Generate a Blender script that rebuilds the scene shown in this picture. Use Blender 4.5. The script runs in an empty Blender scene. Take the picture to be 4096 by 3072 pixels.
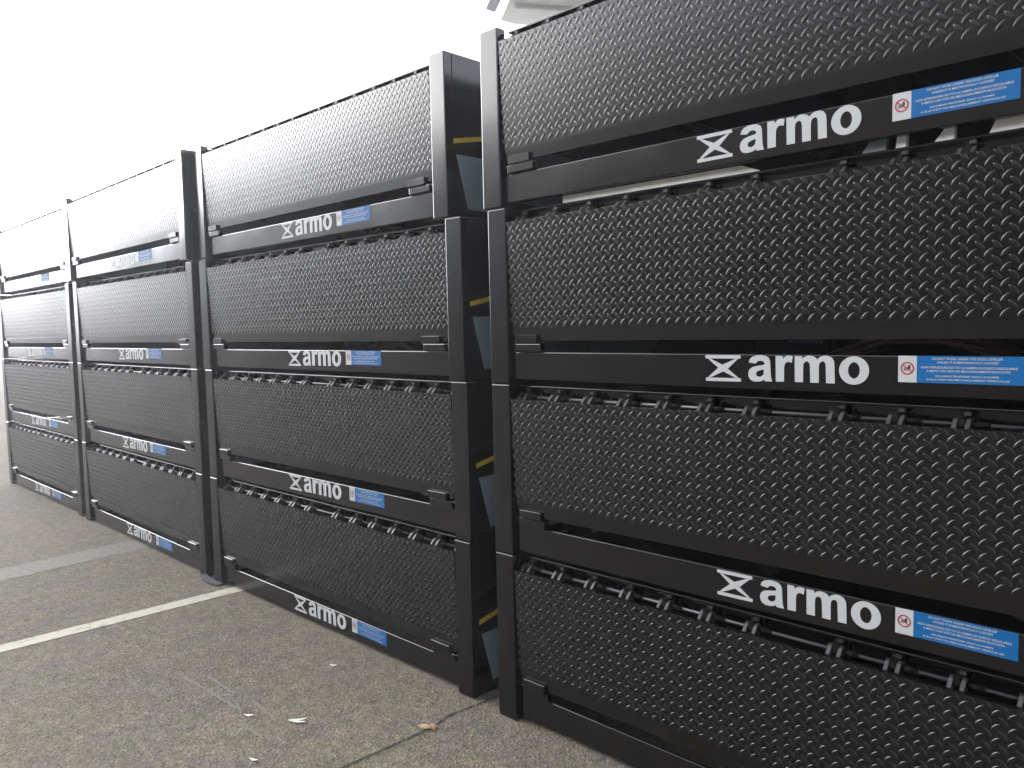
import bpy, bmesh, math, random
from mathutils import Vector, Matrix
from mathutils.geometry import tessellate_polygon
random.seed(7)
R = math.radians
sc = bpy.context.scene
C = sc.collection

# ------------------------------------------------------------------ camera
cam = bpy.data.cameras.new('camera'); camo = bpy.data.objects.new('camera', cam); C.objects.link(camo)
F = Vector((-0.69566812, 0.71478033, -0.07165859))
U = Vector((-0.0347899, 0.06611278, 0.99720548))
Rt = F.cross(U).normalized(); U = Rt.cross(F).normalized()
m = Matrix((Rt, U, -F)).transposed().to_4x4()
camo.matrix_world = Matrix.Translation((1.9802, -1.9258, 1.3939)) @ m
cam.sensor_width = 36.0
cam.lens = 3150.24 / 4096 * 36.0
cam.clip_start = 0.05; cam.clip_end = 2000
sc.camera = camo

# ------------------------------------------------------------------ sky, sun, exposure
HAZE = 0.0044
SKYCAP = 26.0
SUN_EL, SUN_AZ = 14.0, 192.0      # azimuth of the sun in the XY plane, degrees from +X
w = bpy.data.worlds.new('World'); sc.world = w; w.use_nodes = True
nt = w.node_tree; nt.nodes.clear()
sky = nt.nodes.new('ShaderNodeTexSky'); sky.sky_type = 'NISHITA'; sky.sun_disc = False
sky.sun_elevation = R(SUN_EL); sky.sun_rotation = R(90 - SUN_AZ)
sky.air_density = 1.0; sky.dust_density = 6.0; sky.ozone_density = 1.0
hs = nt.nodes.new('ShaderNodeHueSaturation'); hs.inputs['Saturation'].default_value = 0.18
bg = nt.nodes.new('ShaderNodeBackground'); bg.inputs['Strength'].default_value = 0.15
wo = nt.nodes.new('ShaderNodeOutputWorld')
nt.links.new(sky.outputs[0], hs.inputs['Color']); tint = nt.nodes.new('ShaderNodeMix'); tint.data_type = 'RGBA'; tint.blend_type = 'MULTIPLY'; tint.inputs[0].default_value = 1.0
tint.inputs[7].default_value = (0.975, 0.99, 1.045, 1)
cap = nt.nodes.new('ShaderNodeMix'); cap.data_type = 'RGBA'; cap.blend_type = 'DARKEN'; cap.inputs[0].default_value = 1.0   # cloud veil: no bright ring round the sun
cap.inputs[7].default_value = (SKYCAP, SKYCAP, SKYCAP, 1)
nt.links.new(hs.outputs[0], cap.inputs[6]); nt.links.new(cap.outputs[2], tint.inputs[6]); nt.links.new(tint.outputs[2], bg.inputs[0]); nt.links.new(bg.outputs[0], wo.inputs[0])
sl = bpy.data.lights.new('sun', 'SUN'); sl.energy = 0.6; sl.angle = R(75); sl.color = (1.0, 0.985, 0.96)
so = bpy.data.objects.new('sun', sl); C.objects.link(so)
sd = Vector((math.cos(R(SUN_AZ)) * math.cos(R(SUN_EL)), math.sin(R(SUN_AZ)) * math.cos(R(SUN_EL)), math.sin(R(SUN_EL))))
so.rotation_euler = sd.to_track_quat('Z', 'Y').to_euler(); so.location = (0, 0, 12)
sc.view_settings.view_transform = 'Standard'; sc.view_settings.look = 'None'
sc.view_settings.exposure = 2.65; sc.view_settings.gamma = 1.0

# ------------------------------------------------------------------ materials
def mat(name, col, rough=0.5, metal=0.0, noise=None, bump=None, rvar=0.0, ior=1.5):
    m = bpy.data.materials.new(name); m.use_nodes = True
    t = m.node_tree; b = t.nodes['Principled BSDF']
    b.inputs['Base Color'].default_value = (*col, 1); b.inputs['Roughness'].default_value = rough
    b.inputs['Metallic'].default_value = metal; b.inputs['IOR'].default_value = ior
    tc = t.nodes.new('ShaderNodeTexCoord')
    if noise:                     # (scale, second colour, contrast lo, hi)
        n = t.nodes.new('ShaderNodeTexNoise'); n.inputs['Scale'].default_value = noise[0]; n.inputs['Detail'].default_value = 6
        r = t.nodes.new('ShaderNodeMapRange'); r.inputs[1].default_value = noise[2]; r.inputs[2].default_value = noise[3]
        mx = t.nodes.new('ShaderNodeMix'); mx.data_type = 'RGBA'
        mx.inputs[6].default_value = (*col, 1); mx.inputs[7].default_value = (*noise[1], 1)
        t.links.new(tc.outputs['Object'], n.inputs['Vector']); t.links.new(n.outputs[0], r.inputs[0])
        t.links.new(r.outputs[0], mx.inputs[0]); t.links.new(mx.outputs[2], b.inputs['Base Color'])
    if rvar:
        n2 = t.nodes.new('ShaderNodeTexNoise'); n2.inputs['Scale'].default_value = 5; n2.inputs['Detail'].default_value = 5
        r2 = t.nodes.new('ShaderNodeMapRange'); r2.inputs[1].default_value = .3; r2.inputs[2].default_value = .7
        r2.inputs[3].default_value = rough - rvar; r2.inputs[4].default_value = rough + rvar
        t.links.new(tc.outputs['Object'], n2.inputs['Vector']); t.links.new(n2.outputs[0], r2.inputs[0]); t.links.new(r2.outputs[0], b.inputs['Roughness'])
    if bump:
        n3 = t.nodes.new('ShaderNodeTexNoise'); n3.inputs['Scale'].default_value = bump[0]; n3.inputs['Detail'].default_value = 3
        bp = t.nodes.new('ShaderNodeBump'); bp.inputs['Strength'].default_value = bump[1]; bp.inputs['Distance'].default_value = bump[2]
        t.links.new(tc.outputs['Object'], n3.inputs['Vector']); t.links.new(n3.outputs[0], bp.inputs['Height']); t.links.new(bp.outputs[0], b.inputs['Normal'])
    return m
BLK = (0.0022, 0.0022, 0.0026)
M = dict(
 paint=mat('black_paint', BLK, 0.165, noise=(3, (0.0034, 0.0031, 0.0030), .4, .7), rvar=.03, ior=1.53),
 lip=mat('black_lip_paint', (0.0024, 0.0024, 0.0026), 0.21, ior=1.53),
 tread=mat('tread_paint', (0.0040, 0.0040, 0.0042), 0.28, ior=1.53),
 rod=mat('hinge_zinc', (0.028, 0.029, 0.030), 0.45, noise=(30, (0.026, 0.026, 0.026), .4, .6)),
 hinge=mat('hinge_paint', (0.022, 0.022, 0.023), 0.5, noise=(30, (0.010, 0.010, 0.010), .4, .6)),
 inner=mat('inner_dark', (0.005, 0.0055, 0.0075), 0.45),
 matte=mat('matte_black', (0.0022, 0.0022, 0.0024), 0.7),
 panel=mat('blue_grey_panel', (0.17, 0.215, 0.24), 0.45, noise=(8, (0.145, 0.185, 0.21), .35, .65)),
 yellow=mat('yellow_strip', (0.45, 0.34, 0.03), 0.45),
 white=mat('white_vinyl', (0.35, 0.36, 0.36), 0.65),
 blue=mat('blue_vinyl', (0.001, 0.080, 0.235), 0.65),
 red=mat('red_print', (0.28, 0.012, 0.02), 0.4),
 ink=mat('black_print', (0.02, 0.02, 0.02), 0.4),
 chrome=mat('chrome_rod', (0.6, 0.6, 0.62), 0.15, metal=1.0),
 hose=mat('brown_hose', (0.10, 0.035, 0.025), 0.4),
 tank=mat('blue_tank', (0.01, 0.03, 0.16), 0.35),
)
for k_, v_ in (('matte', .12), ('scuff', .1), ('white', .3), ('blue', .2), ('inner', .25)):
    if k_ in M: M[k_].node_tree.nodes['Principled BSDF'].inputs['Specular IOR Level'].default_value = v_
# ------------------------------------------------------------------ mesh helpers
def obj(name, bm, m, parent=None, smooth=False):
    me = bpy.data.meshes.new(name); bm.normal_update(); bm.to_mesh(me); bm.free()
    me.materials.append(m)
    if smooth:
        for p in me.polygons: p.use_smooth = True
    o = bpy.data.objects.new(name, me); C.objects.link(o)
    if parent: o.parent = parent
    return o
def box(bm, x0, y0, z0, x1, y1, z1, bev=0.0, seg=2):
    n = bmesh.new()
    r = bmesh.ops.create_cube(n, size=1)
    for v in n.verts:
        v.co = Vector((x0 + (v.co.x + .5) * (x1 - x0), y0 + (v.co.y + .5) * (y1 - y0), z0 + (v.co.z + .5) * (z1 - z0)))
    if bev: bmesh.ops.bevel(n, geom=n.edges[:], offset=bev, segments=seg, affect='EDGES', profile=.5)
    t = bpy.data.meshes.new('tmp'); n.to_mesh(t); n.free(); bm.from_mesh(t); bpy.data.meshes.remove(t)
    return bm
def prism(bm, pts, a, b, axis='x'):
    """polygon pts extruded from a to b along axis; pts are the two other coordinates in order"""
    def P(p, t):
        return Vector((t, p[0], p[1])) if axis == 'x' else Vector((p[0], t, p[1])) if axis == 'y' else Vector((p[0], p[1], t))
    A = [bm.verts.new(P(p, a)) for p in pts]; B = [bm.verts.new(P(p, b)) for p in pts]
    f = [bm.faces.new(A), bm.faces.new(B[::-1])]
    for i in range(len(pts)):
        j = (i + 1) % len(pts); f.append(bm.faces.new((A[i], B[i], B[j], A[j])))
    bmesh.ops.recalc_face_normals(bm, faces=f)
def tube(bm, path, r, n=10):
    rings = []
    for i, p in enumerate(path):
        p = Vector(p); d = (Vector(path[min(i + 1, len(path) - 1)]) - Vector(path[max(i - 1, 0)])).normalized()
        u = d.cross(Vector((0, 0, 1)));
        if u.length < .01: u = d.cross(Vector((0, 1, 0)))
        u.normalize(); v = d.cross(u)
        rings.append([bm.verts.new(p + (u * math.cos(k * 2 * math.pi / n) + v * math.sin(k * 2 * math.pi / n)) * r) for k in range(n)])
    f = []
    for a, b in zip(rings, rings[1:]):
        for k in range(n): f.append(bm.faces.new((a[k], a[(k + 1) % n], b[(k + 1) % n], b[k])))
    f.append(bm.faces.new(rings[0])); f.append(bm.faces.new(rings[-1][::-1]))
    bmesh.ops.recalc_face_normals(bm, faces=f)
def flat(bm, loops, y, t=0.0006):
    """thin printed shape in the XZ plane, front at y, thickness t; loops[0] outline, the others holes"""
    L = [[Vector((a, b, 0)) for a, b in l] for l in loops]
    tri = tessellate_polygon(L); pts = [p for l in L for p in l]
    fr = [bm.verts.new((p.x, y, p.y)) for p in pts]; bk = [bm.verts.new((p.x, y + t, p.y)) for p in pts]
    for a, b, c in tri:
        try:
            f = bm.faces.new((fr[a], fr[b], fr[c])); f.normal_update()
            if f.normal.y > 0: f.normal_flip()
        except ValueError: pass
    i0 = 0
    for l in L:
        n = len(l)
        for i in range(n):
            j = (i + 1) % n; bm.faces.new((fr[i0 + i], fr[i0 + j], bk[i0 + j], bk[i0 + i]))
        i0 += n
def empty(name, loc, label=None, cat=None, group=None):
    o = bpy.data.objects.new(name, None); C.objects.link(o); o.location = loc; o.empty_display_size = .2
    if label: o['label'] = label
    if cat: o['category'] = cat
    if group: o['group'] = group
    return o
def tag(o, label=None, cat=None, group=None, kind=None):
    for k, v in (('label', label), ('category', cat), ('group', group), ('kind', kind)):
        if v: o[k] = v
    return o
LOGO= {'bar1': [(-0.0113, 0.0459), (0.0948, 0.0464), (0.0943, 0.0372), (-0.0114, 0.0366)], 'bar2': [(-0.0105, -0.0164), (0.0958, -0.0156), (0.0958, -0.0248), (-0.0101, -0.0257)], 'x1': [(-0.003, 0.0362), (0.0053, 0.0356), (0.0407, 0.02), (0.0571, 0.0089), (0.0807, -0.0087), (0.0889, -0.0149), (0.0807, -0.0149), (0.0432, 0.0017), (0.0279, 0.0117), (0.0022, 0.0314)], 'x2': [(0.0877, 0.0366), (0.0788, 0.0363), (0.0407, 0.02), (0.0274, 0.0106), (0.002, -0.0102), (-0.0037, -0.0162), (0.0059, -0.015), (0.0432, 0.0017), (0.0571, 0.0093), (0.0808, 0.0309)], 'a': [(0.1186, 0.0274), (0.1218, 0.0371), (0.1294, 0.0432), (0.1413, 0.0464), (0.1555, 0.047), (0.1672, 0.0449), (0.1754, 0.0399), (0.1784, 0.0323), (0.1796, 0.017), (0.1803, -0.0005), (0.1818, -0.0126), (0.1846, -0.0217), (0.1639, -0.0215), (0.1622, -0.0169), (0.1556, -0.0211), (0.1438, -0.0232), (0.1319, -0.0227), (0.1235, -0.0188), (0.1182, -0.0111), (0.1169, -0.0022), (0.1198, 0.008), (0.1282, 0.0149), (0.1414, 0.0185), (0.1556, 0.0205), (0.1631, 0.0228), (0.1631, 0.0266), (0.1598, 0.0309), (0.152, 0.0326), (0.1449, 0.0314), (0.1409, 0.0284), (0.1385, 0.0246)], 'ah': [(0.1614, 0.0094), (0.1485, 0.0064), (0.1409, 0.0029), (0.139, -0.0027), (0.1421, -0.0086), (0.1497, -0.0102), (0.1568, -0.0073), (0.1608, -0.0021)], 'r': [(0.1938, 0.0456), (0.2132, 0.0454), (0.2139, 0.0382), (0.2188, 0.0437), (0.2255, 0.0466), (0.2334, 0.0466), (0.2405, 0.0443), (0.2375, 0.0284), (0.2312, 0.0303), (0.2234, 0.0297), (0.2189, 0.0247), (0.2169, 0.0156), (0.217, -0.0208), (0.1945, -0.0214)], 'm': [(0.2449, 0.0455), (0.2651, 0.0452), (0.2652, 0.0382), (0.2708, 0.0438), (0.2805, 0.0471), (0.2913, 0.0461), (0.2988, 0.0429), (0.3035, 0.0379), (0.3105, 0.044), (0.3199, 0.0473), (0.3304, 0.047), (0.3398, 0.0429), (0.3454, 0.0347), (0.3467, 0.0223), (0.3477, -0.0211), (0.3261, -0.0212), (0.3249, 0.0198), (0.3238, 0.0292), (0.319, 0.0333), (0.3127, 0.0317), (0.3085, 0.0262), (0.3077, 0.0174), (0.3079, -0.021), (0.2861, -0.0209), (0.285, 0.0191), (0.2835, 0.0285), (0.2785, 0.0327), (0.272, 0.0311), (0.2681, 0.0255), (0.2673, 0.0166), (0.2675, -0.0207), (0.2457, -0.0208)], 'o': [(0.4297, 0.0129), (0.4289, 0.0052), (0.4264, -0.0021), (0.4223, -0.0087), (0.4167, -0.0143), (0.4101, -0.0186), (0.4026, -0.0214), (0.3946, -0.0226), (0.3866, -0.022), (0.3789, -0.0197), (0.372, -0.0158), (0.3661, -0.0104), (0.3617, -0.0039), (0.3589, 0.0034), (0.3579, 0.0112), (0.3588, 0.019), (0.3614, 0.0265), (0.3657, 0.0332), (0.3715, 0.0387), (0.3783, 0.043), (0.3859, 0.0456), (0.3939, 0.0466), (0.4019, 0.0458), (0.4094, 0.0433), (0.4162, 0.0393), (0.4218, 0.034), (0.426, 0.0276), (0.4287, 0.0204)], 'oh': [(0.4077, 0.0128), (0.4071, 0.0066), (0.4052, 0.001), (0.4022, -0.0035), (0.3984, -0.0064), (0.3941, -0.0075), (0.3897, -0.0067), (0.3858, -0.0039), (0.3826, 0.0004), (0.3806, 0.0059), (0.3798, 0.0121), (0.3805, 0.0183), (0.3824, 0.0239), (0.3855, 0.0284), (0.3894, 0.0313), (0.3937, 0.0324), (0.398, 0.0314), (0.4019, 0.0287), (0.405, 0.0244), (0.407, 0.0189)]}
# ------------------------------------------------------------------ ground
def asphalt():
    m = bpy.data.materials.new('asphalt'); m.use_nodes = True; t = m.node_tree; b = t.nodes['Principled BSDF']
    N = t.nodes.new; Lk = t.links.new
    tc = N('ShaderNodeTexCoord')
    def noise(s, d=4, rough=.6):
        n = N('ShaderNodeTexNoise'); n.inputs['Scale'].default_value = s; n.inputs['Detail'].default_value = d; n.inputs['Roughness'].default_value = rough
        Lk(tc.outputs['Object'], n.inputs['Vector']); return n
    def ramp(src, stops):
        r = N('ShaderNodeValToRGB'); Lk(src, r.inputs[0]); e = r.color_ramp.elements
        while len(e) > 1: e.remove(e[-1])
        e[0].position = stops[0][0]; e[0].color = (*stops[0][1], 1)
        for p, c in stops[1:]:
            q = e.new(p); q.color = (*c, 1)
        return r
    def mix(kind, fac, a, c2):
        x = N('ShaderNodeMix'); x.data_type = 'RGBA'; x.blend_type = kind
        if isinstance(fac, float): x.inputs[0].default_value = fac
        else: Lk(fac, x.inputs[0])
        Lk(a, x.inputs[6]); Lk(c2, x.inputs[7]) if not isinstance(c2, tuple) else setattr(x.inputs[7], 'default_value', (*c2, 1))
        return x.outputs[2]
    big = noise(3.2, 6, .62)
    base = ramp(big.outputs[0], [(.28, (.130, .1040, .0850)), (.40, (.1140, .1070, .0820)), (.48, (.1300, .1110, .0860)), (.56, (.1130, .0990, .0900)), (.64, (.1160, .1090, .0820)), (.74, (.1350, .1190, .0930))])
    med = noise(14, 6, .65)
    r1 = ramp(med.outputs[0], [(.3, (.80, .80, .80)), (.7, (1.2, 1.19, 1.17))])
    c = mix('MULTIPLY', 1.0, base.outputs[0], r1.outputs[0])
    vo = N('ShaderNodeTexVoronoi'); vo.inputs['Scale'].default_value = 105; vo.inputs['Randomness'].default_value = 1; Lk(tc.outputs['Object'], vo.inputs['Vector'])
    ag = ramp(vo.outputs['Color'], [(.0, (.60, .59, .57)), (.3, (.88, .88, .86)), (.7, (1.12, 1.10, 1.07)), (1, (1.6, 1.55, 1.48))])
    c = mix('MULTIPLY', 1.0, c, ag.outputs[0])
    fine = noise(42, 6, .75)
    dk = ramp(fine.outputs[0], [(.32, (.38, .37, .35)), (.45, (.95, .95, .95)), (.60, (1.05, 1.05, 1.05)), (.72, (1.5, 1.46, 1.40))])
    c = mix('MULTIPLY', 1.0, c, dk.outputs[0])
    st = noise(.55, 5, .6)
    s = ramp(st.outputs[0], [(.35, (.90, .90, .90)), (.65, (1.1, 1.1, 1.08))])
    c = mix('MULTIPLY', 1.0, c, s.outputs[0])
    Lk(c, b.inputs['Base Color']); b.inputs['Roughness'].default_value = .9; b.inputs['Specular IOR Level'].default_value = .12
    add = N('ShaderNodeMath'); add.operation = 'ADD'; Lk(vo.outputs['Distance'], add.inputs[0]); Lk(fine.outputs[0], add.inputs[1])
    bp = N('ShaderNodeBump'); bp.inputs['Strength'].default_value = .6; bp.inputs['Distance'].default_value = .006
    Lk(add.outputs[0], bp.inputs['Height']); Lk(bp.outputs[0], b.inputs['Normal'])
    return m
M['asphalt'] = asphalt()
bm = bmesh.new(); bmesh.ops.create_grid(bm, x_segments=1, y_segments=1, size=300)
tag(obj('ground', bm, M['asphalt']), kind='structure')

def marking(name, pts, m, z):
    bm = bmesh.new(); prism(bm, pts, 0.0005, z, 'z'); return tag(obj(name, bm, m), kind='structure')
def worn(name, col, worncol, lo, hi, s=22):
    m = mat(name, col, .85, noise=(s, worncol, lo, hi), bump=(120, .6, .003)); m.node_tree.nodes['Principled BSDF'].inputs['Specular IOR Level'].default_value = .15; return m
def ragged(x0a, y0a, x0b, y0b, wdt, n, jit):
    """strip from a to b with uneven edges"""
    L, Rr = [], []
    d = Vector((x0b - x0a, y0b - y0a)); nn = Vector((-d.y, d.x)).normalized()
    for i in range(n + 1):
        p = Vector((x0a, y0a)) + d * i / n
        L.append(tuple(p + nn * (wdt / 2 + random.uniform(-jit, jit)))); Rr.append(tuple(p - nn * (wdt / 2 + random.uniform(-jit, jit))))
    return L + Rr[::-1]
M['line'] = worn('worn_white_line', (.36, .34, .28), (.20, .185, .15), .52, .78)
M['faded'] = worn('faded_line', (.120, .111, .094), (.152, .143, .122), .40, .62, 34)
marking('painted_line', ragged(-2.41, -9.0, -2.036, 0.30, .098, 260, .0025), M['line'], .0022)
marking('faded_line', ragged(-2.94, -6.0, -3.49, 0.6, .27, 900, .022), M['faded'], .0018)
M['crack'] = mat('crack_fill', (.010, .0098, .0075), .9); M['scuff'] = mat('scuff', (.130, .119, .102), .9)
def strip(name, path, wd, m, z=.0025):
    bm = bmesh.new(); L = []; Q = []
    P = [Vector(p) for p in path]; pts = []
    for a, b in zip(P, P[1:]):
        k = max(2, int((b - a).length / .008))
        for i in range(k): pts.append(a.lerp(b, i / k) + Vector((random.uniform(-1, 1), random.uniform(-1, 1))) * wd * .35)
    for i, p in enumerate(pts):
        d = (pts[min(i + 1, len(pts) - 1)] - pts[max(i - 1, 0)]); nn = Vector((-d.y, d.x)).normalized()
        w_ = wd * random.uniform(.25, .65) * min(1, 8 * i / len(pts) + .15, 8 * (1 - i / len(pts)) + .15)
        L.append(bm.verts.new((*(p + nn * w_), z))); Q.append(bm.verts.new((*(p - nn * w_), z)))
    for i in range(len(L) - 1): bm.faces.new((L[i], Q[i], Q[i + 1], L[i + 1]))
    bmesh.ops.recalc_face_normals(bm, faces=bm.faces[:])
    for f in bm.faces:
        if f.normal.z < 0: f.normal_flip()
    return tag(obj(name, bm, m), kind='structure')
strip('ground_crack', [(-.115, -1.1), (-.118, -.56), (-.108, -.40), (-.10, -.24), (-.12, -.12), (-.10, .02), (-.09, .5)], .008, M['crack'])
strip('scuff_mark', [(-1.24, -.643), (-1.02, -.632), (-.894, -.63), (-.70, -.62)], .013, M['scuff'])
strip('scuff_mark', [(-1.10, -.575), (-.98, -.572), (-.86, -.575)], .015, M['scuff'], .003)
strip('scuff_mark', [(-.78, -.556), (-.70, -.56), (-.543, -.574)], .013, M['scuff'])
strip('scuff_mark', [(-.62, -.67), (-.54, -.668), (-.465, -.665)], .013, M['scuff'], .003)

# small litter, each piece its own thing
M['petal'] = mat('white_petal', (.62, .60, .53), .7); M['leaf'] = mat('dry_leaf', (.42, .29, .17), .7, noise=(60, (.20, .12, .07), .4, .6))
def sliver(x, y, L, wd, ang, label, grp='white slivers on the asphalt'):
    bm = bmesh.new(); n = 9; pts = []
    for i in range(n): pts.append((L * (i / (n - 1) - .5), wd * .5 * math.sin(math.pi * (i + .25) / (n - .5)) ** .7))
    pts = pts + [(a, -b) for a, b in pts[::-1]]
    prism(bm, pts, 0.0, .0022, 'z')
    for v in bm.verts: v.co.z += .010 * abs(v.co.x) / L + .0006
    o = obj('paper_sliver', bm, M['petal']); o.location = (x, y, 0.001); o.rotation_euler.z = R(ang)
    return tag(o, label, 'litter', grp)
sliver(-.663, -.622, .036, .009, 35, 'pale sliver lying alone left of the paired white slivers')
sliver(-.498, -.516, .060, .008, 52, 'upper white sliver of the touching V-shaped pair on the asphalt')
sliver(-.490, -.528, .066, .009, 32, 'lower white sliver of the touching V-shaped pair on the asphalt')
sliver(-.372, -.757, .034, .008, 20, 'white sliver nearest the bottom edge of the picture')
sliver(-.800, -.175, .030, .007, 30, 'thin white sliver closest to the bottom blue warning label')
bm = bmesh.new()
pts = [(-.030, -.004), (-.020, .010), (-.006, .006), (.002, .017), (.014, .008), (.030, .006), (.018, -.003), (.022, -.014), (.004, -.010), (-.012, -.016)]
c0 = bm.verts.new((0, 0, .007)); vs = [bm.verts.new((a, b, random.uniform(.001, .012))) for a, b in pts]
for i in range(len(vs)): bm.faces.new((c0, vs[i], vs[(i + 1) % len(vs)]))
ex = bmesh.ops.extrude_face_region(bm, geom=bm.faces[:])
for e in ex['geom']:
    if isinstance(e, bmesh.types.BMVert): e.co.z += .0012
bmesh.ops.recalc_face_normals(bm, faces=bm.faces[:])
o = obj('dry_leaf', bm, M['leaf']); o.location = (-.103, -.239, .001); o.rotation_euler.z = R(40); o.scale = (1.25, 1.25, 1.25)
tag(o, 'crumpled tan dry leaf lying on the crack in the asphalt', 'leaf')
M['chip'] = mat('pale_grit', (.12, .115, .10), .8)
bm = bmesh.new()
for _ in range(80):
    x, y = random.uniform(-2.0, .6), random.uniform(-1.5, -.02); s = random.uniform(.0015, .0042)
    g = bmesh.ops.create_icosphere(bm, subdivisions=1, radius=s, matrix=Matrix.Translation((x, y, s * .5)) @ Matrix.Diagonal((1, random.uniform(.6, 1.6), .6, 1)))
tag(obj('loose_grit', bm, M['chip']), 'fine pale grit scattered over the asphalt', 'grit', kind='stuff')

# ------------------------------------------------------------------ dock leveller
W, WP, H, D = 2.1259, 0.0848, 0.60, 2.05
lev = empty('dock_leveller', (0, 0, 0), 'x', 'dock leveller', 'stacked dock levellers')
for x0, x1 in ((0, WP), (W - WP, W)):
    bm = bmesh.new(); box(bm, x0, 0, .0015, x1, .040, H - .0015, .0045, 3); obj('post', bm, M['paint'], lev)
# bumper beam: thin plate with rounded edges and a lower return
bm = bmesh.new(); box(bm, WP + .003, .0205, .0155, W - WP - .003, .0325, .110, .0035, 3)
box(bm, WP + .003, .0327, .0175, W - WP - .003, .052, .0235)
beam = obj('beam', bm, M['paint'], lev)
# lip with raised tread lozenges
def lip_mesh():
    bm = bmesh.new()
    zt, zm, zb = .549, .187, .148; xt, xm = .0905, .0975
    yt, ym, yb = .0020, .0140, .0168
    th = .014
    def ring(z, y, x, yo): return [bm.verts.new((x, y, z)), bm.verts.new((W - x, y, z)), bm.verts.new((W - x, y + yo, z)), bm.verts.new((x, y + yo, z))]
    rs = [ring(zt, yt, xt, th), ring(zm, ym, xm, th), ring(zb, yb, xm + .012, th - .006)]
    for a, b in zip(rs, rs[1:]):
        for k in range(4): bm.faces.new((a[k], b[k], b[(k + 1) % 4], a[(k + 1) % 4]))
    bm.faces.new(rs[0]); bm.faces.new(rs[-1][::-1])
    bmesh.ops.recalc_face_normals(bm, faces=bm.faces[:])
    P = .0322; slope = (ym - yt) / (zt - zm)
    n = Vector((0, -1, -slope)).normalized()
    d_in = Vector((0, slope, -1)).normalized()      # down the plate
    Lh, wh, hh = .0148, .0052, .0015
    nx = int((W - 2 * xt) / P * 2) + 2; nz = int((zt - zm) / P * 2) + 2
    for i in range(nx):
        for j in range(nz):
            if (i + j) % 2: continue
            cx = xt + .002 + i * P / 2; cz = zt - .0075 - j * P / 2
            sgn = 1 if j % 2 == 0 else -1
            ang = R(47) * -sgn
            if cz < zm + .001: continue
            c = Vector((cx, yt + (zt - cz) * slope, cz))
            ax = Vector((math.cos(ang), 0, math.sin(ang))) ; ax = (ax - n * ax.dot(n)).normalized(); bx = n.cross(ax)
            def clampv(p):
                p.x = min(max(p.x, xt + .0005), W - xt - .0005); p.z = min(max(p.z, zm + .0002), zt - .001)
                return p
            K = 9; prof = [(1, 0, 0), (.80, .86, 0), (.56, .975, 0), (0, 1, 0), (-.56, .975, 0), (-.80, .86, 0), (-1, 0, 0)]
            rows = [[] for _ in prof]
            for k in range(K):
                s = math.sin((k / (K - 1) - .5) * math.pi); e2 = max(0, 1 - abs(s) ** 2.4)
                p = c + ax * s * Lh; hz_ = hh * min(1, e2 / .45) ** .8
                for q, (a_, b_, _) in enumerate(prof):
                    rows[q].append(bm.verts.new(clampv(p + bx * wh * a_ * e2 + n * (hz_ * b_ - .0002))))
            for a, b in zip(rows, rows[1:]):
                for k in range(K - 1):
                    f = bm.faces.new((a[k], a[k + 1], b[k + 1], b[k])); f.smooth = True; f.material_index = 1; f.normal_update()
                    if f.normal.dot(n) < 0: f.normal_flip()
    return bm
lip = obj('lip', lip_mesh(), M['lip'], lev); lip.data.materials.append(M['tread'])
# hinge
RY, RZ = .046, .5540
bm = bmesh.new(); tube(bm, [(WP + .004, RY, RZ), (W - WP - .004, RY, RZ)], .0050, 12); obj('hinge_rod', bm, M['rod'], lev, True)
K0, DK, KG = .1217, .1400, .2305
kx = [K0 + i * DK + ((KG - DK) if i > 6 else 0) for i in range(14)]
def lug_profile(r0=.0150):
    pts = [(RY + r0 * math.cos(a), RZ + r0 * math.sin(a)) for a in [R(q) for q in range(-60, 171, 21)]]
    return pts + [(.020, .549), (.0168, .540), (.0168, .520), (.040, .530)]
for k, x in enumerate(kx):
    bm = bmesh.new()
    for dx in (-.0135, .0135): prism(bm, lug_profile(), x + dx - .0047, x + dx + .0047, 'x')
    obj('hinge_lug', bm, M['hinge'], lip)
    bm = bmesh.new(); tube(bm, [(x + .0195, RY, RZ), (x + .056, RY, RZ)], .0082, 12); obj('hinge_sleeve', bm, M['matte'], lev, True)
    bm = bmesh.new()
    prism(bm, [(.0785, .582), (.047, .582), (.046, .572), (.034, .568), (.031, .552), (.044, .543), (.0785, .530)], x - .0065, x + .0065, 'x')
    obj('hinge_gusset', bm, M['matte'], lev)
    bm = bmesh.new(); box(bm, x + .002, .046, .5735, x + .016, .060, .5835, .0012, 1); obj('gusset_tip', bm, M['hinge'], lev)
# deck with front plate, joists
bm = bmesh.new(); box(bm, WP + .006, .050, .5855, W - WP - .006, D - .05, .5925, .0018, 2)
dk = obj('deck_plate', bm, M['paint'], lev)
bm = bmesh.new(); box(bm, WP + .008, .0800, .500, W - WP - .008, .088, .5853); obj('deck_front_plate', bm, M['paint'], lev)
bm = bmesh.new()
for i in range(7):
    x = .2 + i * (W - .4) / 6; box(bm, x - .004, .0882, .44, x + .004, D - .10, .5851)
obj('deck_joist', bm, M['inner'], lev)
# lip keepers
for s in (0, 1):
    fx = (lambda a: a) if s == 0 else (lambda a: W - a)
    e0, e1, g0, g1 = ((.035, .130, .026, .142), (.055, .163, .030, .158))[s]
    a, b = sorted((fx(WP + e0), fx(WP + e1))); bm = bmesh.new(); box(bm, a, .004, .1402, b, .0128, .1675, .0012, 1)
    kp = obj('lip_keeper', bm, M['paint'], lev)
    a, b = sorted((fx(WP + g0), fx(WP + g1))); bm = bmesh.new(); box(bm, a, .010, .1105, b, .036, .1390, .004, 3); obj('keeper_block', bm, M['paint'], kp)
    a, b = sorted((fx(WP + .012), fx(WP + .030))); bm = bmesh.new(); box(bm, a, .014, .133, b, .022, .1385, .001, 1); obj('keeper_pin', bm, M['hinge'], kp)
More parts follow.
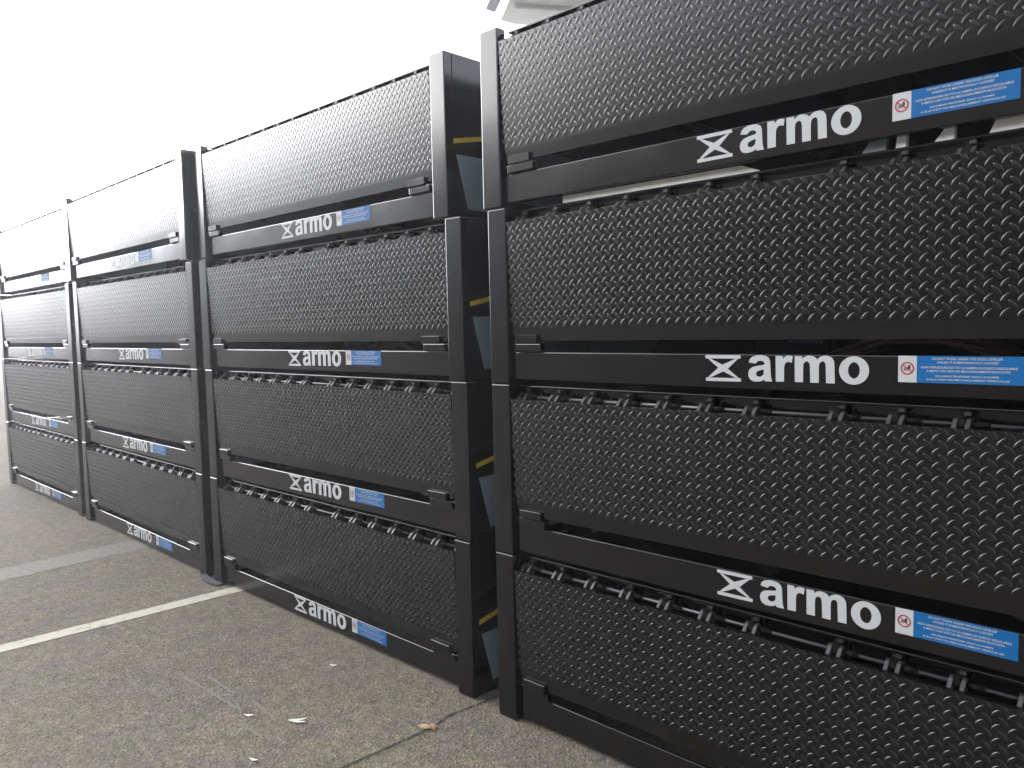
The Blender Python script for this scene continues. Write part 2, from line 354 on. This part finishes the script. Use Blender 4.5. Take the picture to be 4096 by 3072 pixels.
# sides: top rail, gusset plate, lighter skirt panel, yellow strip, bottom rail
for s in (0, 1):
    def X(a): return a if s == 0 else W - a
    def sbox(bm, a, y0, z0, b, y1, z1, bev=0):
        p, q = sorted((X(a), X(b))); box(bm, p, y0, z0, q, y1, z1, bev)
    bm = bmesh.new(); sbox(bm, .0005, .0405, .475, .030, D, .598, .002); obj('side_rail', bm, M['paint'], lev)
    bm = bmesh.new(); sbox(bm, .0005, .0405, .002, .030, D, .036, .002); obj('side_rail', bm, M['paint'], lev)
    bm = bmesh.new(); sbox(bm, .006, .0405, .0362, .010, D - .061, .4748); obj('side_skirt', bm, M['paint'], lev)
    bm = bmesh.new(); q = [(.054, .236), (.110, .040), (.62, .040), (.80, .245)]
    a, b = sorted((X(.0045), X(.0125))); prism(bm, q, a, b, 'x'); obj('side_panel', bm, M['panel'], lev)
    bm = bmesh.new(); a, b = sorted((X(.0035), X(.0055))); prism(bm, [(.042, .274), (.042, .2915), (.90, .46), (.90, .444)], a, b, 'x'); obj('yellow_strip', bm, M['yellow'], lev)
    bm = bmesh.new(); sbox(bm, .0005, D - .06, .0362, .060, D, .4745); obj('rear_post', bm, M['paint'], lev)
bm = bmesh.new(); box(bm, .061, D - .05, .002, W - .061, D - .04, .5845); obj('rear_plate', bm, M['inner'], lev)
# inside: light gusset plate by the left end, power unit, hoses, cylinder
bm = bmesh.new(); prism(bm, [(.30, .04), (.62, .045), (.80, .17), (.80, .36), (.30, .36)], .20, .206, 'x'); obj('inner_plate', bm, M['panel'], lev)
bm = bmesh.new(); box(bm, .78, .42, .05, 1.02, .66, .20, .006, 2); box(bm, 1.05, .40, .10, 1.16, .55, .17, .004, 1); tk = obj('power_unit', bm, M['inner'], lev)
bm = bmesh.new(); box(bm, .90, .395, .125, 1.0, .4195, .165, .004, 1); tube(bm, [(.95, .40, .165), (.95, .40, .178)], .016, 12); obj('filler_cap', bm, M['tank'], tk)
bm = bmesh.new()
for k in range(7):
    p = [];
    for i in range(30):
        t = i / 29; p.append((1.02 + .62 * t, .30 + .028 * k + .05 * math.sin(t * 5 + k), .075 + .07 * math.sin(math.pi * min(1, t * 1.15)) + .010 * math.sin(k * 2.1 + t * 6)))
    tube(bm, p, .0072, 8)
obj('hydraulic_hose', bm, M['hose'], lev, True)
bm = bmesh.new(); tube(bm, [(1.86, .16, .16), (1.72, .95, .30)], .026, 14); cy = obj('cylinder', bm, M['inner'], lev, True)
bm = bmesh.new(); tube(bm, [(1.885, .06, .14), (1.86, .16, .16)], .012, 12); obj('cylinder_rod', bm, M['chrome'], cy, True)
# stickers
XG, XL = .845, 1.3422
bm = bmesh.new()
for k in ('bar1', 'bar2', 'x1', 'x2', 'r', 'm'):
    flat(bm, [LOGO[k]], -.0006 - (.0002 if k == 'x2' else .0001 if k[:3] == 'bar' else 0))
flat(bm, [LOGO['a'], LOGO['ah']], -.0006); flat(bm, [LOGO['o'], LOGO['oh']], -.0006)
logo = obj('logo_lettering', bm, M['white'], beam); logo.location = (XG, .0203, .060)
LW, LH = .2525, .0615
bm = bmesh.new(); box(bm, .0405, -.0006, 0, LW, 0, LH); lab = obj('warning_label', bm, M['blue'], beam); lab.location = (XL, .0203, .0475)
bm = bmesh.new(); box(bm, 0, -.0006, 0, .0403, 0, LH); obj('pictogram_field', bm, M['white'], lab)
bm = bmesh.new(); cx, cz, r0, r1 = .0200, .0325, .0148, .0120
for i in range(40):
    a, b = 2 * math.pi * i / 40, 2 * math.pi * (i + 1) / 40
    f = bm.faces.new([bm.verts.new((cx + r * math.cos(q), -.0011, cz + r * math.sin(q))) for r, q in ((r0, a), (r0, b), (r1, b), (r1, a))])
    f.normal_update(); f.normal.y > 0 and f.normal_flip()
ca, sa = math.cos(R(-38)), math.sin(R(-38))
vs = [bm.verts.new((cx + u * ca - v * sa, -.0014, cz + u * sa + v * ca)) for u, v in ((-.0122, -.0012), (.0122, -.0012), (.0122, .0012), (-.0122, .0012))]
f = bm.faces.new(vs); f.normal_update(); f.normal.y > 0 and f.normal_flip()
obj('prohibition_ring', bm, M['red'], lab)
bm = bmesh.new()
flat(bm, [[(cx + .0005, cz - .001), (cx + .0015, cz + .005), (cx + .004, cz + .0085), (cx + .0062, cz + .0075), (cx + .0068, cz + .001), (cx + .0050, cz - .0035), (cx + .002, cz - .0045)]], -.0009, .0002)
for k in range(4): flat(bm, [[(cx - .0078, cz + .0008 - k * .0020), (cx + .002, cz + .0022 - k * .0016), (cx + .002, cz + .0012 - k * .0016), (cx - .0078, cz - .0002 - k * .0020)]], -.0009, .0002)
obj('hand_symbol', bm, M['ink'], lab)
LINES = [("DO NOT WORK UNDER THE DOCK LEVELLER", .153, .812, .10), ("UNLESS IT IS MECHANICALLY LOCKED", .200, .774, .235),
 ("NON INTRODURSI SOTTO LA RAMPA DI CARICO REGOLABILE", .042, .944, .42), ("A MENO CHE NON SIA MECCANICAMENTE BLOCCATA", .098, .883, .55),
 ("NE JAMAIS PENETRER SOUS LA RAMPE", .186, .780, .745), ("SI ELLE N'EST PAS MECANIQUEMENT VERROUILLEE", .098, .877, .872)]
def text_bm(s, x0, x1, zc, cap):
    cu = bpy.data.curves.new('t', 'FONT'); cu.body = s; cu.size = 1; cu.offset = .016
    to = bpy.data.objects.new('t', cu); C.objects.link(to); bpy.context.view_layer.update()
    me = bpy.data.meshes.new_from_object(to.evaluated_get(bpy.context.evaluated_depsgraph_get()))
    bpy.data.objects.remove(to); bpy.data.curves.remove(cu)
    xs = [v.co.x for v in me.vertices]; ys = [v.co.y for v in me.vertices]; a, b, c, d = min(xs), max(xs), min(ys), max(ys)
    for v in me.vertices: v.co = Vector((x0 + (v.co.x - a) / (b - a) * (x1 - x0), 0, zc - cap / 2 + (v.co.y - c) / (d - c) * cap))
    return me
bm = bmesh.new(); BWd = LW - .0405
for s, f0, f1, fz in LINES:
    me = text_bm(s, .0405 + f0 * BWd, .0405 + f1 * BWd, LH * (1 - fz), .0050); bm.from_mesh(me); bpy.data.meshes.remove(me)
for v in bm.verts: v.co.y = -.0010
for f in bm.faces:
    f.normal_update()
    if f.normal.y > 0: f.normal_flip()
obj('warning_text', bm, M['white'], lab)

def kids(o): return [c for c in ALL if c.parent == o]
ALL = list(C.objects)
def copy_tree(o, parent=None):
    c = o.copy(); C.objects.link(c)
    if parent: c.parent = parent
    for ch in kids(o): copy_tree(ch, c)
    return c
# stack: right end X, Y at right end, yaw ; per unit: x offset, y offset, width factor, logo shift, label shift (bottom to top)
STK = [
 ('nearest', W, 0, 0, [(.0064, 0, 1, .010, .0), (.0055, 0, 1, .035, .0), (.0041, 0, 1, .002, .0), (-.0161, 0, 1, -.002, .0)]),
 ('second', -.1554, .0123, .0033, [(.0134, 0, 1, -.010, -.030), (.0186, 0, 1, -.014, -.018), (.0063, 0, 1, .035, .004), (-.061, 0, .963, .040, .010)]),
 ('third', -2.3601, .0069, -.0167, [(-.0146, 0, 1, -.018, -.004), (-.0062, 0, 1, -.011, -.025), (-.008, 0, 1, .006, -.014), (.036, -.045, 1, .033, -.012)]),
 ('farthest', -4.6058, .0493, -.0092, [(-.0119, 0, 1, -.040, -.040), (-.0143, 0, 1, -.020, .0), (-.0098, 0, 1, -.005, -.035), (.065, -.01, 1, -.015, -.038)]),
]
PL = {'nearest': 'the nearest stack', 'second': 'the stack left of the wide gap', 'third': 'the stack by the faded line', 'farthest': 'the farthest stack'}
LV = [('leveller on the asphalt at the foot of %s', ), ('leveller second from the ground in %s', ), ('leveller third from the ground in %s', ), ('leveller topmost in %s, below the sky', )]
RIGHT = [c.data for c in lev.children if c.name in ('yellow_strip.001', 'side_panel.001')]
first = True
for (nm, XR, YR, yaw, us) in STK:
    for k, (ox, oy, ws, gl, lb) in enumerate(us):
        o = lev if first else copy_tree(lev)
        first = False
        o['_k'] = 1
        o.scale = (ws, 1, 1)
        ux = Vector((math.cos(yaw), math.sin(yaw)))
        p = Vector((XR, YR)) - ux * (W * ws - ox) + Vector((-ux.y, ux.x)) * oy
        o.location = (p.x, p.y, k * H); o.rotation_euler.z = yaw
        o['label'] = 'black ' + LV[k][0] % PL[nm]
        del o['_k']
        if nm in ('third', 'farthest'):            # no strip or light panel shows on their right-hand sides
            for c in list(o.children):
                if c.name.split('.')[0] in ('yellow_strip', 'side_panel') and c.data in RIGHT: bpy.data.objects.remove(c)
        bpy.context.view_layer.update()
        be = [c for c in o.children if c.name.startswith('beam')][0]
        for c in be.children:
            if c.name.startswith('logo'): c.location = (XG + gl, .0203, .060)
            elif c.name.startswith('warning_label'): c.location = (XL + lb, .0203, .0475)

# pale strip added for daylight in the gap between the top two nearest units
M['daylight_gap'] = mat('daylight_strip', (.80, .81, .74), .5, noise=(14, (.62, .66, .58), .45, .65))
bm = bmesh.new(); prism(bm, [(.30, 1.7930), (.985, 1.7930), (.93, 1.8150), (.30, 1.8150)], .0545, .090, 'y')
tag(obj('daylight_strip', bm, M['daylight_gap']), 'pale mottled strip standing for daylight between the two upper levellers of the nearest stack', 'daylight_gap')
SP = [(1.245, 1.300, 1.822, .35, 'grey-white daylight stand-in under the upper beam, first to the right of the letter o', 'panel'),
      (1.322, 1.345, 1.828, .2, 'white daylight stand-in under the left end of the top blue label of the nearest stack', 'bright'),
      (1.405, 1.446, 1.834, .8, 'triangular white daylight stand-in under the middle of the top blue label of the nearest stack', 'bright'),
      (1.515, 1.760, 1.836, .08, 'long bright white daylight stand-in under the upper beam at the right edge', 'bright')]
M['bright'] = mat('daylight_white', (.75, .76, .75), .5)
for x0, x1, zb, k_, lb_, mt_ in SP:  # added pale pieces in place of sky glimpsed under the top beam
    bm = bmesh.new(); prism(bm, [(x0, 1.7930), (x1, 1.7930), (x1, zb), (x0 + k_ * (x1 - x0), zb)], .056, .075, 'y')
    tag(obj('daylight_sliver', bm, M[mt_]), lb_, 'daylight_piece', 'daylight stand-ins between the two upper levellers')

# bent metal strap on the ground between second and third stack
M['strap'] = mat('grey_strap', (.018, .018, .02), .8)
bm = bmesh.new(); n = 16; L_ = []; Q_ = []
for i in range(n):
    t = i / (n - 1); x = -2.375 + .20 * t; y = -.030 - .012 * math.sin(t * 3.1) + .012 * t; z = .004 + .016 * (1 - t) ** 1.5
    L_.append([bm.verts.new((x, y - .004, z)), bm.verts.new((x, y + .035, z + .006)), bm.verts.new((x, y + .035, z + .009)), bm.verts.new((x, y - .004, z + .003))])
for a, b in zip(L_, L_[1:]):
    for k in range(4): bm.faces.new((a[k], a[(k + 1) % 4], b[(k + 1) % 4], b[k]))
bm.faces.new(L_[0]); bm.faces.new(L_[-1][::-1]); bmesh.ops.recalc_face_normals(bm, faces=bm.faces[:])
tag(obj('metal_strap', bm, M['strap']), 'thin bent grey metal strap at the foot of two posts beside the white line', 'strap')

# ------------------------------------------------------------------ building with canopy behind the nearest stack
M['clad'] = mat('white_cladding', (.60, .61, .61), .5); M['soffit'] = mat('canopy_soffit', (.85, .86, .86), .6); M['fascia'] = mat('grey_fascia', (.42, .45, .52), .5)
bd = empty('warehouse', (-3, 9, 0), 'pale warehouse with overhanging roof behind the nearest stack', 'building')
def bpart(name, bm, m, p=bd):
    o = obj(name, bm, m, p); o.location = -bd.location if p == bd else (0, 0, 0); return o
bm = bmesh.new(); prism(bm, [(-6.6, 9.2), (20, 24), (8, 44), (-18.6, 29)], 0, 6.5, 'z'); wl = bpart('wall', bm, M['clad'])
bm = bmesh.new(); prism(bm, [(-7.50, 7.72), (-7.47, 8.01), (-6.6, 9.3), (20, 24.1), (20.6, 22.6), (-3.6, 5.0)], 6.505, 6.62, 'z'); rf = bpart('roof', bm, M['soffit'])
bm = bmesh.new(); prism(bm, [(-7.34, 7.22), (-7.32, 7.42), (-3.6, 4.95), (-3.7, 4.75)], 6.50, 6.60, 'z'); bpart('fascia', bm, M['fascia'])
bm = bmesh.new()
for t in (.12, .62):
    a = Vector((-7.30, 7.70)).lerp(Vector((-3.7, 5.3)), t); d = Vector((.55, .83)); n_ = Vector((-d.y, d.x)) * .03
    bm = bmesh.new(); prism(bm, [tuple(a + n_), tuple(a - n_), tuple(a - n_ + d * 1.2), tuple(a + n_ + d * 1.2)], 6.44, 6.504, 'z'); bpart('soffit_rib', bm, M['clad'])

# ------------------------------------------------------------------ buildings across the yard, seen mirrored in the plates
def yard_building(name, x0, x1, h, wallm, basem, hb, label, y=-18.0):
    r = empty(name, ((x0 + x1) / 2, y, 0), label, 'building')
    def part(nm, bm, m, par=r):
        o = obj(nm, bm, m, par)
        if par == r: o.location = -r.location
        return o
    bm = bmesh.new(); box(bm, x0, y - 14, hb, x1, y, h); wl = part('wall', bm, wallm)
    bm = bmesh.new(); box(bm, x0 + .01, y - 13.9, 0, x1 - .01, y + .04, hb - .002); part('plinth', bm, basem)
    bm = bmesh.new(); box(bm, x0 - .1, y - 14.1, h + .002, x1 + .1, y + .25, h + .25); part('roof', bm, M['fascia'])
    n = max(2, int((x1 - x0) / 6))
    for i in range(n):
        cx_ = x0 + (i + .5) * (x1 - x0) / n
        bm = bmesh.new(); box(bm, cx_ - 1.4, y + .041, .9, cx_ + 1.4, y + .09, 3.6); part('dock_door', bm, M['inner'])
    return r
M['palecl'] = mat('pale_green_cladding', (.42, .46, .45), .6, noise=(.4, (.38, .41, .40), .4, .6))
M['brick'] = mat('brown_brick', (.23, .16, .13), .85, noise=(2.5, (.17, .12, .10), .4, .6))
yard_building('warehouse', -75, -17.2, 8.4, M['palecl'], M['brick'], 1.4, 'long pale green-grey warehouse mirrored in the far glossy plates')
yard_building('brick_building', -17, 14, 8.2, M['brick'], M['brick'], 1.2, 'long brown brick building mirrored in the near glossy plates')

# ------------------------------------------------------------------ thin haze volume, added in place of lens glare
hz = bpy.data.materials.new('haze'); hz.use_nodes = True; t = hz.node_tree; t.nodes.clear()
pv = t.nodes.new('ShaderNodeVolumePrincipled'); pv.inputs['Color'].default_value = (.93, .96, 1, 1); pv.inputs['Density'].default_value = HAZE; pv.inputs['Anisotropy'].default_value = 0.6
ho = t.nodes.new('ShaderNodeOutputMaterial'); t.links.new(pv.outputs[0], ho.inputs['Volume'])
bm = bmesh.new(); box(bm, -305, -305, -1.0, 305, 305, 10.0)
tag(obj('haze', bm, hz), kind='stuff')
